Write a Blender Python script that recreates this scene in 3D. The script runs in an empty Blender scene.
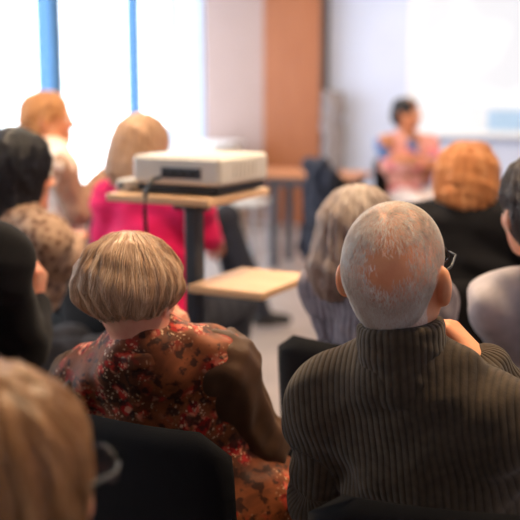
import bpy, math
import numpy as np
from math import sin, cos, pi, radians
C = bpy.context.scene
rng = np.random.default_rng(11)

# ------------------------------------------------------------------ camera, sky, lights, exposure
CAM_Z, PITCH = 1.45, math.atan(0.175)
cam_d = bpy.data.cameras.new('camera')
cam = bpy.data.objects.new('camera', cam_d)
C.collection.objects.link(cam)
cam.location = (0, 0, CAM_Z)
cam.rotation_euler = (pi / 2 - PITCH, 0, 0)
cam_d.sensor_width = 36.0
cam_d.lens = 36.0 * 1000 / 520
cam_d.clip_start = 0.05
cam_d.dof.use_dof = True
cam_d.dof.focus_distance = 1.68
cam_d.dof.aperture_fstop = cam_d.lens / 26.0
C.camera = cam

C.view_settings.view_transform = 'Standard'
C.view_settings.look = 'None'
C.view_settings.gamma = 1.0
C.view_settings.use_curve_mapping = False
C.view_settings.exposure = 0.15

SKY = 5.4
world = bpy.data.worlds.new('overcast_sky')
C.world = world
world.use_nodes = True
wn = world.node_tree
wn.nodes['Background'].inputs[0].default_value = (0.86, 0.93, 1.0, 1)
wn.nodes['Background'].inputs[1].default_value = SKY

# room frame: corner of window wall and screen wall, E1 along the screen wall, E2 along the window wall towards the viewer
CORNER = np.array([-0.54, 11.0, 0.0])
RA = radians(18.9)
E1 = np.array([cos(RA), -sin(RA), 0.0])
E2 = np.array([-sin(RA), -cos(RA), 0.0])
EZ = np.array([0, 0, 1.0])
CEIL = 3.0
def R_(a, b, z=0.0):
    return CORNER + E1 * a + E2 * b + EZ * z

WARM = 1.0
LAMPS = [(2.2, 1.6), (2.2, 4.2), (2.2, 6.6), (4.4, 2.6), (4.4, 5.4), (4.4, 8.2), (3.3, 7.5)]   # recessed ceiling lamps (room frame)
LAMP_W = 36.0

# ------------------------------------------------------------------ numbers
def nrm(v):
    v = np.asarray(v, float)
    return v / max(1e-9, np.linalg.norm(v))
def W(px, py, Y):
    u, v = (px - 260) / 1000, (260 - py) / 1000
    d = np.array([u, cos(PITCH) + v * sin(PITCH), -sin(PITCH) + v * cos(PITCH)])
    return d * (Y / d[1]) + np.array([0, 0, CAM_Z])
def rotz(a):
    return np.array([[cos(a), -sin(a), 0], [sin(a), cos(a), 0], [0, 0, 1.0]])
def rotx(a):
    return np.array([[1.0, 0, 0], [0, cos(a), -sin(a)], [0, sin(a), cos(a)]])
def roty(a):
    return np.array([[cos(a), 0, sin(a)], [0, 1.0, 0], [-sin(a), 0, cos(a)]])

# ------------------------------------------------------------------ smooth solids: unions of tapered limbs and ellipsoids, meshed as one surface
class Solid:
    def __init__(s):
        s.ops = []
        s.warp = None
        s.amp = 0.0
    def cone(s, a, b, ra, rb, k=.02, mode='u'):
        s.ops.append(('c', np.asarray(a, float), np.asarray(b, float), ra, rb, k, mode)); return s
    def ell(s, c, r, R=None, k=.02, mode='u'):
        s.ops.append(('e', np.asarray(c, float), np.eye(3) if R is None else np.asarray(R, float), np.asarray(r, float), 0, k, mode)); return s
    def cut(s, p, n, k=.004):
        s.ops.append(('p', np.asarray(p, float), nrm(n), 0, 0, k, 'i')); return s
    def one(s, op, P):
        t = op[0]
        if t == 'c':
            _, a, b, ra, rb, k, m = op
            ba = b - a
            l2 = max(1e-9, float(ba @ ba))
            pa = P - a
            h = np.clip(pa @ ba / l2, 0, 1)
            q = pa - h[..., None] * ba
            return np.sqrt(np.einsum('...i,...i', q, q)) - (ra + (rb - ra) * h)
        if t == 'e':
            q = (P - op[1]) @ op[2]
            r = op[3]
            k0 = np.sqrt(np.einsum('...i,...i', q / r, q / r))
            k1 = np.sqrt(np.einsum('...i,...i', q / r**2, q / r**2)) + 1e-9
            d = k0 * (k0 - 1) / k1
            return np.where(k0 < 0.3, np.maximum(d, -r.min()), d)
        return (P - op[1]) @ op[2]
    def mix(s, d, e, k, m):
        if m == 'u':
            h = np.clip(.5 + .5 * (d - e) / k, 0, 1)
            return d + (e - d) * h - k * h * (1 - h)
        e2 = -e if m == 's' else e
        h = np.clip(.5 - .5 * (d - e2) / k, 0, 1)
        return d + (e2 - d) * h + k * h * (1 - h)
    def ev(s, P):
        d = np.full(P.shape[:-1], 9.0)
        for op in s.ops:
            d = s.mix(d, s.one(op, P), op[5], op[6])
        return d
    def full(s, P):
        d = s.ev(P)
        return d + s.warp(P) if s.warp else d
    def bounds(s):
        lo, hi = np.full(3, 9e9), np.full(3, -9e9)
        for op in s.ops:
            if op[6] != 'u': continue
            if op[0] == 'c':
                for p, r in ((op[1], op[3]), (op[2], op[4])):
                    lo = np.minimum(lo, p - r); hi = np.maximum(hi, p + r)
            else:
                ext = np.sqrt(((op[2] * op[3])**2).sum(1))
                lo = np.minimum(lo, op[1] - ext); hi = np.maximum(hi, op[1] + ext)
        return lo - .03, hi + .03
    def mesh(s, h, B=6):
        lo, hi = s.bounds()
        nb = np.ceil((hi - lo) / (h * B)).astype(int) + 1
        bi = np.stack(np.meshgrid(*[np.arange(n) for n in nb], indexing='ij'), -1).reshape(-1, 3)
        cen = lo + (bi + .5) * B * h
        hd = B * h * .5 * 1.733
        d = s.ev(cen)
        act = np.abs(d) < hd * 1.25 + .012 + s.amp
        bi, cen = bi[act], cen[act]
        g = np.arange(B + 1)
        off = np.stack(np.meshgrid(g, g, g, indexing='ij'), -1).reshape(-1, 3) * h
        P = (lo + bi * (B * h))[:, None, :] + off[None]
        D = np.full(P.shape[:2], 9.0)
        for op in s.ops:
            if op[0] == 'p':
                D = s.mix(D, s.one(op, P), op[5], op[6]); continue
            near = np.nonzero(s.one(op, cen) < hd * 1.4 + 2.2 * op[5] + .01)[0]
            if len(near):
                D[near] = s.mix(D[near], s.one(op, P[near]), op[5], op[6])
        if s.warp:
            D = D + s.warp(P)
        n = B + 1
        D = D.reshape(-1, n, n, n)
        ins = D < 0
        cs = [(i, j, k) for i in (0, 1) for j in (0, 1) for k in (0, 1)]
        cnt = sum(ins[:, i:i + B, j:j + B, k:k + B].astype(np.int8) for i, j, k in cs)
        b, i, j, k = np.nonzero((cnt > 0) & (cnt < 8))
        V = np.stack([D[b, i + a, j + c, k + e] for a, c, e in cs], 1)
        ca = np.array(cs, float)
        acc = np.zeros((len(b), 3)); num = np.zeros(len(b))
        for x in range(8):
            for ax in (4, 2, 1):
                if x & ax: continue
                y = x | ax
                va, vb = V[:, x], V[:, y]
                m = (va < 0) != (vb < 0)
                t = np.where(m, va / np.where(m, va - vb, 1), 0)
                acc += np.where(m[:, None], ca[x] + t[:, None] * (ca[y] - ca[x]), 0); num += m
        loc = acc / num[:, None]
        cell = bi[b] * B + np.stack([i, j, k], 1)
        verts = lo + (cell + loc) * h
        N = (nb + 2) * B
        sx, sy = int(N[1] * N[2]), int(N[2])
        gid = cell[:, 0].astype(np.int64) * sx + cell[:, 1] * sy + cell[:, 2]
        o = np.argsort(gid)
        gid, verts, V = gid[o], verts[o], V[o]
        quads = []
        for x, (s1, s2) in ((4, (sy, 1)), (2, (1, sx)), (1, (sx, sy))):
            m = np.nonzero((V[:, 0] < 0) != (V[:, x] < 0))[0]
            ids = [gid[m] - s1 - s2, gid[m] - s2, gid[m], gid[m] - s1]
            pos = [np.clip(np.searchsorted(gid, q), 0, len(gid) - 1) for q in ids]
            ok = np.all([gid[p] == q for p, q in zip(pos, ids)], 0)
            Q = np.stack(pos, 1)[ok]
            fl = V[m[ok], 0] >= 0
            Q[fl] = Q[fl][:, ::-1]
            quads.append(Q)
        return verts, np.concatenate(quads)
    def grad(s, P):
        e = .002
        g = np.stack([s.full(P + np.eye(3)[a] * e) - s.full(P - np.eye(3)[a] * e) for a in range(3)], -1)
        return g / (np.linalg.norm(g, axis=-1, keepdims=True) + 1e-9)

def folds(seed, amp, wl=.07, stretch=(1, 1, 1)):
    r = np.random.default_rng(seed)
    ks = [nrm(r.normal(size=3)) * np.array(stretch) * 2 * pi / (wl * r.uniform(.7, 1.6)) for _ in range(6)]
    ph = r.uniform(0, 6.28, 6)
    def f(P):
        out = 0
        for q, p in zip(ks, ph):
            out = out + np.sin(P @ q + p + 1.3 * np.sin(P[..., 2] * 23 + p))
        return out * (amp / 2.2)
    return f

# ------------------------------------------------------------------ objects
def tag(o, label=None, cat=None, group=None, kind=None):
    if label: o['label'] = label
    if cat: o['category'] = cat
    if group: o['group'] = group
    if kind: o['kind'] = kind
    return o
def empty(name, loc, rz, label, cat, group=None):
    o = bpy.data.objects.new(name, None)
    C.collection.objects.link(o)
    o.location = tuple(loc); o.rotation_euler = (0, 0, rz)
    o.empty_display_size = .1
    return tag(o, label, cat, group)
def inv(parent, v):
    """world points -> the root's local frame (a root only carries a location and a turn about z)"""
    while parent is not None and parent.parent is not None:
        parent = parent.parent
    if parent is None: return v
    return (v - np.array(parent.location)) @ rotz(parent.rotation_euler[2])
def obj(name, v, f, mat, parent=None, smooth=True, attrs=None, local=False, label=None):
    """v: (n,3) array; f: (m,k) array or a list of such arrays / tuples"""
    v = np.asarray(v, float)
    if not local: v = inv(parent, v)
    me = bpy.data.meshes.new(name)
    fl = f if isinstance(f, list) else [f]
    if len(fl) and not isinstance(fl[0], np.ndarray): 
        me.from_pydata([tuple(x) for x in v], [], [tuple(q) for q in fl])
    else:
        fl = [q for q in fl if len(q)]
        me.vertices.add(len(v)); me.vertices.foreach_set('co', v.astype(np.float32).ravel())
        loops = np.concatenate([q.ravel() for q in fl]).astype(np.int32)
        tot = np.concatenate([np.full(len(q), q.shape[1]) for q in fl]).astype(np.int32)
        st = np.concatenate([[0], np.cumsum(tot)[:-1]]).astype(np.int32)
        me.loops.add(len(loops)); me.loops.foreach_set('vertex_index', loops)
        me.polygons.add(len(tot)); me.polygons.foreach_set('loop_start', st)
        me.update(calc_edges=True)
    if smooth:
        me.polygons.foreach_set('use_smooth', np.ones(len(me.polygons), bool))
    for k, a in (attrs or {}).items():
        at = me.attributes.new(k, 'FLOAT', 'POINT')
        at.data.foreach_set('value', np.asarray(a, np.float32))
    me.validate()
    if mat: me.materials.append(mat)
    o = bpy.data.objects.new(name, me)
    C.collection.objects.link(o)
    if parent: o.parent = parent
    if label: o['label'] = label
    return o

class MB:
    """collects boxes, tubes, prisms into one mesh (in whatever frame the caller uses)"""
    def __init__(s): s.v = []; s.f = []
    def add(s, v, f):
        n = len(s.v); s.v += [tuple(map(float, p)) for p in v]; s.f += [tuple(i + n for i in q) for q in f]; return s
    def box(s, c, size, R=None, bev=.0):
        """box with chamfered edges"""
        c = np.asarray(c, float); h = np.asarray(size, float) / 2
        b = min(bev, h.min() * .9)
        R = np.eye(3) if R is None else R
        pts = []; idx = {}
        for sx in (-1, 1):
            for sy in (-1, 1):
                for sz in (-1, 1):
                    for ax in range(3):
                        q = np.array([sx, sy, sz]) * h
                        for o in range(3):
                            if o != ax: q[o] -= (sx, sy, sz)[o] * b
                        idx[(sx, sy, sz, ax)] = len(pts); pts.append(c + R @ q)
        f = []
        for ax in range(3):
            o1, o2 = (ax + 1) % 3, (ax + 2) % 3
            for sg in (-1, 1):
                loop = []
                for a, d in ((-1, -1), (1, -1), (1, 1), (-1, 1)):
                    k = [0, 0, 0]; k[ax] = sg; k[o1] = a; k[o2] = d
                    loop.append(idx[(*k, ax)])
                f.append(loop if sg > 0 else loop[::-1])
        if b > 0:
            for ax in range(3):
                o1, o2 = (ax + 1) % 3, (ax + 2) % 3
                for a in (-1, 1):
                    for d in (-1, 1):
                        def kk(t, w):
                            k = [0, 0, 0]; k[ax] = t; k[o1] = a; k[o2] = d; return idx[(*k, w)]
                        q = [kk(-1, o1), kk(1, o1), kk(1, o2), kk(-1, o2)]
                        f.append(q if a * d < 0 else q[::-1])
            for sx in (-1, 1):
                for sy in (-1, 1):
                    for sz in (-1, 1):
                        q = [idx[(sx, sy, sz, a)] for a in range(3)]
                        f.append(q if sx * sy * sz > 0 else q[::-1])
        return s.add(pts, f)
    def tube(s, pts, r, n=10, cap=True):
        pts = [np.asarray(p, float) for p in pts]
        rs = r if isinstance(r, (list, tuple)) else [r] * len(pts)
        v = []; f = []
        up = None
        for i, p in enumerate(pts):
            t = nrm((pts[min(i + 1, len(pts) - 1)] - pts[max(i - 1, 0)]))
            if up is None: up = np.array([0, 0, 1.]) if abs(t[2]) < .9 else np.array([1., 0, 0])
            a = nrm(np.cross(t, up)); b = np.cross(t, a); up = -b if False else up
            for k in range(n):
                w = 2 * pi * k / n
                v.append(p + rs[i] * (a * cos(w) + b * sin(w)))
        for i in range(len(pts) - 1):
            for k in range(n):
                f.append((i * n + k, (i + 1) * n + k, (i + 1) * n + (k + 1) % n, i * n + (k + 1) % n))
        if cap:
            f.append(tuple(range(n))); f.append(tuple(reversed(range((len(pts) - 1) * n, len(pts) * n))))
        return s.add(v, f)
    def prism(s, poly, o, ex, ey, n, depth):
        """poly (2D, counter-clockwise) in the frame o, ex, ey pushed along n by depth"""
        o, ex, ey, n = [np.asarray(x, float) for x in (o, ex, ey, n)]
        a = [o + ex * x + ey * y for x, y in poly]; b = [p + n * depth for p in a]
        m = len(poly)
        f = [tuple(reversed(range(m))), tuple(range(m, 2 * m))] + [(i, (i + 1) % m, m + (i + 1) % m, m + i) for i in range(m)]
        return s.add(a + b, f)
    def build(s, name, mat, parent=None, smooth=False, label=None, local=True):
        return obj(name, np.array(s.v), s.f, mat, parent, smooth, local=local, label=label)

def dup(root, loc, rz, label, name=None, group=None):
    r = root.copy(); C.collection.objects.link(r)
    r.location = tuple(loc); r.rotation_euler = (0, 0, rz); r['label'] = label
    if group: r['group'] = group
    for ch in list(root.children):
        c = ch.copy(); C.collection.objects.link(c); c.parent = r
        for g in list(ch.children):
            d = g.copy(); C.collection.objects.link(d); d.parent = c
    return r

# ------------------------------------------------------------------ materials
def srgb(r, g, b):
    def f(c):
        c /= 255.
        return c / 12.92 if c <= .04045 else ((c + .055) / 1.055)**2.4
    return (f(r), f(g), f(b), 1)
class NT:
    def __init__(s, name, rough=.6, spec=.4):
        s.m = bpy.data.materials.new(name); s.m.use_nodes = True
        s.t = s.m.node_tree; s.b = s.t.nodes['Principled BSDF']
        s.b.inputs['Roughness'].default_value = rough
        s.b.inputs['Specular IOR Level'].default_value = spec
    def n(s, ty, **kw):
        x = s.t.nodes.new(ty)
        for k, v in kw.items():
            if k in x.inputs: x.inputs[k].default_value = v
            else: setattr(x, k, v)
        return x
    def l(s, a, b): s.t.links.new(a, b)
    def coord(s, scale=(1, 1, 1), rot=(0, 0, 0), kind='Object'):
        tc = s.n('ShaderNodeTexCoord'); mp = s.n('ShaderNodeMapping')
        mp.inputs['Scale'].default_value = scale; mp.inputs['Rotation'].default_value = rot
        s.l(tc.outputs[kind], mp.inputs[0]); return mp.outputs[0]
    def noise(s, vec, scale, detail=3, dist=0.):
        x = s.n('ShaderNodeTexNoise'); x.inputs['Scale'].default_value = scale; x.inputs['Detail'].default_value = detail
        x.inputs['Distortion'].default_value = dist
        if vec is not None: s.l(vec, x.inputs['Vector'])
        return x.outputs['Fac']
    def ramp(s, fac, stops, interp='LINEAR'):
        x = s.n('ShaderNodeValToRGB'); x.color_ramp.interpolation = interp
        e = x.color_ramp.elements
        while len(e) < len(stops): e.new(.5)
        for q, (p, c) in zip(e, stops): q.position = p; q.color = c
        s.l(fac, x.inputs[0]); return x.outputs[0]
    def mixc(s, fac, a, b):
        x = s.n('ShaderNodeMix', data_type='RGBA')
        for v, i in ((fac, 0), (a, 6), (b, 7)):
            if hasattr(v, 'links'): s.l(v, x.inputs[i])
            else: x.inputs[i].default_value = v
        return x.outputs[2]
    def math(s, op, a, b=None):
        x = s.n('ShaderNodeMath', operation=op)
        for v, i in ((a, 0), (b, 1)):
            if v is None: continue
            if hasattr(v, 'links'): s.l(v, x.inputs[i])
            else: x.inputs[i].default_value = v
        return x.outputs[0]
    def attr(s, name):
        x = s.n('ShaderNodeAttribute', attribute_name=name); return x.outputs['Fac']
    def bump(s, h, strength=.3, dist=.002):
        x = s.n('ShaderNodeBump'); x.inputs['Strength'].default_value = strength; x.inputs['Distance'].default_value = dist
        s.l(h, x.inputs['Height']); s.l(x.outputs[0], s.b.inputs['Normal'])
    def base(s, c):
        if hasattr(c, 'links'): s.l(c, s.b.inputs['Base Color'])
        else: s.b.inputs['Base Color'].default_value = c
        return s
def shade(c, k): return (min(1, c[0] * k), min(1, c[1] * k), min(1, c[2] * k), 1)

def M_plain(name, c, rough=.6, var=.06, scale=6, spec=.4, metal=0.):
    t = NT(name, rough, spec)
    f = t.noise(t.coord(), scale)
    t.base(t.ramp(f, [(.3, shade(c, 1 - var)), (.7, shade(c, 1 + var))]))
    t.b.inputs['Metallic'].default_value = metal
    return t.m
def M_cloth(name, c, rough=.9, weave=900, bumpd=.0008, var=.12):
    t = NT(name, rough, .15)
    co = t.coord()
    f = t.noise(co, 30, 4)
    t.base(t.ramp(f, [(.3, shade(c, 1 - var)), (.7, shade(c, 1 + var))]))
    t.bump(t.noise(co, weave, 2), .5, bumpd)
    t.b.inputs['Sheen Weight'].default_value = .06
    t.b.inputs['Sheen Roughness'].default_value = .5
    return t.m
def M_rib(name, c, wl, c2=None, depth=.003, bw=.5):
    """ribbed knit: the attribute u is the distance round the body"""
    t = NT(name, .95, .1)
    u = t.attr('u')
    w = t.math('SINE', t.math('MULTIPLY', u, 2 * pi / wl))
    w01 = t.math('MULTIPLY_ADD', w, .5); t.t.nodes[-1].inputs[2].default_value = .5
    co = t.coord()
    kn = t.noise(co, 320, 3)
    f = t.math('POWER', w01, bw)
    col = t.mixc(f, c if c2 is None else c2, c)
    blot = t.ramp(t.noise(co, 60, 3), [(.3, (.78, .78, .78, 1)), (.75, (1.18, 1.18, 1.18, 1))])
    mm = t.n('ShaderNodeMix', data_type='RGBA', blend_type='MULTIPLY'); mm.inputs[0].default_value = 1
    t.l(col, mm.inputs[6]); t.l(blot, mm.inputs[7])
    t.base(mm.outputs[2])
    t.bump(t.math('ADD', f, t.math('MULTIPLY', kn, .45)), .9, depth)
    t.b.inputs['Sheen Weight'].default_value = .12
    t.b.inputs['Sheen Roughness'].default_value = .6
    return t.m
def M_skin(name, c=srgb(222, 165, 135), red=srgb(205, 120, 95)):
    t = NT(name, .5, .4)
    co = t.coord()
    f = t.noise(co, 22, 4)
    t.base(t.ramp(f, [(.35, c), (.75, red)]))
    t.bump(t.noise(co, 260, 3), .25, .0008)
    t.b.inputs['Subsurface Weight'].default_value = .12
    t.b.inputs['Subsurface Radius'].default_value = (.012, .005, .003)
    t.b.inputs['Subsurface Scale'].default_value = .5
    return t.m
def M_hair(name, dark, mid, light, rough=.42, spec=.5):
    t = NT(name, rough, spec)
    t.base(t.ramp(t.attr('tint'), [(.0, dark), (.5, mid), (1., light)]))
    return t.m
def M_wood(name, a, b, scale=(1, 1, 1), rough=.45, rot=(0, 0, 0), spec=.4):
    t = NT(name, rough, spec)
    co = t.coord(scale, rot)
    f = t.noise(co, 5, 6, 1.2)
    t.base(t.ramp(f, [(.3, a), (.7, b)]))
    return t.m

M = {}
M['skin'] = M_skin('skin_fair')
M['skin_warm'] = M_skin('skin_warm', srgb(214, 150, 112), srgb(196, 118, 84))
t = NT('skin_stubbled', .5, .4)
co = t.coord()
c0 = t.ramp(t.noise(co, 22, 4), [(.35, srgb(244, 172, 128)), (.75, srgb(232, 146, 102))])
gr = t.ramp(t.noise(co, 420, 3), [(.3, srgb(214, 182, 160)), (.7, srgb(246, 230, 216))])
t.base(t.mixc(t.attr('stubble'), c0, gr))
t.bump(t.noise(co, 260, 3), .25, .0008)
t.b.inputs['Subsurface Weight'].default_value = .12
t.b.inputs['Subsurface Radius'].default_value = (.012, .005, .003)
t.b.inputs['Subsurface Scale'].default_value = .5
M['skin_stubbled'] = t.m
M['eye'] = M_plain('eye_white', srgb(225, 220, 212), .2)
M['black_fabric'] = M_cloth('black_chair_fabric', srgb(20, 19, 21), .85, 700, .001)
M['black_plastic'] = M_plain('black_plastic', srgb(26, 26, 28), .45)
M['chrome'] = M_plain('chrome_steel', srgb(190, 192, 196), .2, .03, metal=1.)
M['dark_metal'] = M_plain('dark_painted_steel', srgb(62, 66, 74), .45, .08)
M['white_plastic'] = M_plain('white_plastic', srgb(206, 200, 192), .35, .03)
M['beech'] = M_wood('beech_laminate', srgb(214, 168, 126), srgb(228, 188, 148), (.6, 4, 4), .35)
M['brown_wood'] = M_wood('brown_table_laminate', srgb(158, 104, 70), srgb(178, 122, 86), (.6, 4, 4), .4)
M['leather'] = M_plain('black_leather', srgb(28, 26, 26), .35)

# ------------------------------------------------------------------ the room
def slab(mb, a0, a1, b0, b1, z0, z1):
    """box aligned with the room: along the screen wall a0..a1, along the window wall b0..b1"""
    R = np.stack([E1, -E2, EZ], 1)
    mb.box(R_((a0 + a1) / 2, (b0 + b1) / 2, (z0 + z1) / 2), (a1 - a0, b1 - b0, z1 - z0), R)
    return mb
DEEP, WIDE = 14.0, 7.4
def structure(o): o['kind'] = 'structure'; return o

t = NT('floor_vinyl', .3, .5)
co = t.coord()
t.base(t.ramp(t.noise(co, 3, 5), [(.3, srgb(140, 132, 132)), (.7, srgb(158, 148, 146))]))
t.bump(t.noise(co, 90, 2), .06, .002)
M['floor'] = t.m
M['wall_white'] = M_plain('wall_paint_white', srgb(198, 208, 234), .8, .02, 3, .2)
M['wall_pink'] = M_plain('pier_plaster', srgb(168, 146, 140), .8, .02, 3, .2)
M['ceiling'] = M_plain('ceiling_white', srgb(225, 222, 218), .9, .02, 3, .1)
M['blue_frame'] = M_plain('blue_window_frame', srgb(66, 118, 166), .5, .04)
M['white_frame'] = M_plain('white_window_frame', srgb(232, 236, 240), .5, .02)
M['pale_frame'] = M_plain('pale_blue_window_frame', srgb(172, 188, 206), .5, .02)
M['door_wood'] = M_wood('orange_wood_veneer', srgb(148, 84, 44), srgb(162, 98, 58), (7, 7, .5), .4)
M['dark_edge'] = M_plain('dark_door_edge', srgb(70, 52, 44), .6)

structure(slab(MB(), -.4, WIDE + .3, -.3, DEEP + .3, -.12, 0).build('floor', M['floor']))
structure(slab(MB(), -.4, WIDE + .3, -.3, DEEP + .3, CEIL, CEIL + .12).build('ceiling', M['ceiling']))
structure(slab(MB(), -.4, WIDE + .3, -.25, 0, 0, CEIL).build('wall_front', M['wall_white']))
structure(slab(MB(), WIDE, WIDE + .2, 0, DEEP, 0, CEIL).build('wall_right', M['wall_white']))
structure(slab(MB(), -.4, WIDE + .3, DEEP, DEEP + .2, 0, CEIL).build('wall_back', M['wall_white']))
# window wall: solid up to the sill, a header above, bays between posts
SILL, HEAD = .55, 2.75
W0, W1 = .10, 9.3
mb = MB()
slab(mb, -.25, 0, 0, DEEP, 0, SILL)
slab(mb, -.25, 0, 0, DEEP, HEAD, CEIL)
slab(mb, -.25, 0, 0, W0, SILL, HEAD)
slab(mb, -.25, 0, W1, DEEP, SILL, HEAD)
structure(mb.build('wall_left', M['wall_white']))
# pier beside the corner
structure(slab(MB(), .0, .68, 0, .16, 0, CEIL).build('wall_pier', M['wall_pink']))

posts = [.10, .72, 1.64, 3.12, 4.66, 6.2, 7.75, 9.3]
glass = NT('window_glass')
g_t = glass.t; out = g_t.nodes['Material Output']
tr = glass.n('ShaderNodeBsdfTransparent'); gl = glass.n('ShaderNodeBsdfGlossy'); gl.inputs['Roughness'].default_value = .02
ms = glass.n('ShaderNodeMixShader')
ms.inputs[0].default_value = .05; glass.l(tr.outputs[0], ms.inputs[1]); glass.l(gl.outputs[0], ms.inputs[2]); glass.l(ms.outputs[0], out.inputs[0])
M['glass'] = glass.m
for i in range(len(posts) - 1):
    a, b = posts[i], posts[i + 1]
    ra = .16 if i == 3 else .085
    if i < 2: ra = .06
    mb = MB()
    slab(mb, -.20 if i == 3 else -.17, -.05, a - ra / 2, a + ra / 2, SILL, HEAD)
    slab(mb, -.16, -.06, a, b, SILL, SILL + .06)
    slab(mb, -.16, -.06, a, b, HEAD - .06, HEAD)
    w = mb.build('window_%d' % (i + 1), M['pale_frame' if i < 2 else 'blue_frame'])
    structure(w)
    p = slab(MB(), -.115, -.105, a + ra / 2, b - .03, SILL + .06, HEAD - .06).build('pane', M['glass'], w)
    # daylight enters through the opening: a portal that guides sampling of the sky
    ld = bpy.data.lights.new('window_portal', 'AREA'); ld.shape = 'RECTANGLE'
    ld.size = b - a - .1; ld.size_y = HEAD - SILL - .1
    lo_ = bpy.data.objects.new('window_portal', ld); C.collection.objects.link(lo_)
    c = R_(-.03, (a + b) / 2, (SILL + HEAD) / 2)
    lo_.location = tuple(c)
    # area lights shine along local -Z: point that into the room (+E1)
    from mathutils import Matrix, Vector
    zx = -E1; xx = E2; yy = np.cross(zx, xx)
    lo_.rotation_euler = Matrix(np.stack([xx, yy, zx], 1).tolist()).to_euler()
    ld.cycles.is_portal = True
structure(slab(MB(), -.16, .06, W0 - .1, W1 + .1, SILL - .03, SILL).build('trim_1', M['white_frame']))

# tall wooden door panel next to the pier
mb = MB(); slab(mb, .68, 1.30, 0, .20, 0, CEIL)
d = structure(mb.build('door_1', M['door_wood']))
slab(MB(), 1.30, 1.325, 0, .23, 0, CEIL).build('door_edge', M['dark_edge'], d)
structure(slab(MB(), 1.335, WIDE, 0, .015, 0, .08).build('baseboard_front', M['white_frame']))

# recessed ceiling lamps
M['lamp'] = NT('lamp_diffuser').m
lb = M['lamp'].node_tree.nodes['Principled BSDF']
lb.inputs['Emission Color'].default_value = (1, .78, .52, 1); lb.inputs['Emission Strength'].default_value = 6
for i, (a, b) in enumerate(LAMPS):
    p = R_(a, b, CEIL)
    r = empty('ceiling_lamp', p, -RA, 'round recessed ceiling lamp with a steel ring', 'lamp', 'recessed ceiling lamps')
    MB().tube([(0, 0, -.02), (0, 0, 0)], .14, 24).build('lamp_ring', M['chrome'], r)
    MB().tube([(0, 0, -.024), (0, 0, -.0201)], .12, 24).build('diffuser', M['lamp'], r)
    ld = bpy.data.lights.new('ceiling_lamp_light', 'AREA'); ld.shape = 'DISK'; ld.size = .24; ld.energy = LAMP_W
    ld.color = (1, .74, .46)
    lo_ = bpy.data.objects.new('ceiling_lamp_light', ld); C.collection.objects.link(lo_)
    lo_.location = (p[0], p[1], p[2] - .03)

# ------------------------------------------------------------------ whiteboard with the projected picture
t = NT('projected_picture', .6)
co = t.coord(kind='Object')
f = t.noise(co, 1.3, 1)
em = t.ramp(f, [(.44, (.70, .70, .74, 1)), (.58, (.95, .95, .95, 1))])
t.base((.12, .12, .12, 1)); t.l(em, t.b.inputs['Emission Color']); t.b.inputs['Emission Strength'].default_value = 1.0
M['projection'] = t.m
M['board'] = M_plain('whiteboard_enamel', srgb(226, 234, 246), .35, .02)
M['board_blue'] = M_plain('pale_blue_panel', srgb(170, 205, 240), .5, .03)
RW = np.stack([E1, -E2, EZ], 1)
bo = empty('whiteboard', R_(2.20, .03, .97), -RA, 'large whiteboard on the front wall with a bright projected picture', 'whiteboard')
MB().box((2.0, -.02, .93), (4.0, .03, 1.86), bev=.004).build('board', M['board'], bo)
fm = MB()
for c, s_ in (((2.0, -.03, 1.87), (4.04, .05, .04)), ((2.0, -.03, -.01), (4.04, .05, .04)), ((-.01, -.03, .93), (.04, .05, 1.9)), ((4.01, -.03, .93), (.04, .05, 1.9))):
    fm.box(c, s_, bev=.005)
fm.build('board_frame', M['white_frame'], bo)
MB().box((1.9, -.0385, 1.07), (3.6, .004, 1.58)).build('projected_picture', M['projection'], bo)
MB().box((1.62, -.0385, .14), (1.7, .004, .20)).build('blue_strip', M['board_blue'], bo, label='pale blue strip low on the board')

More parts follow.
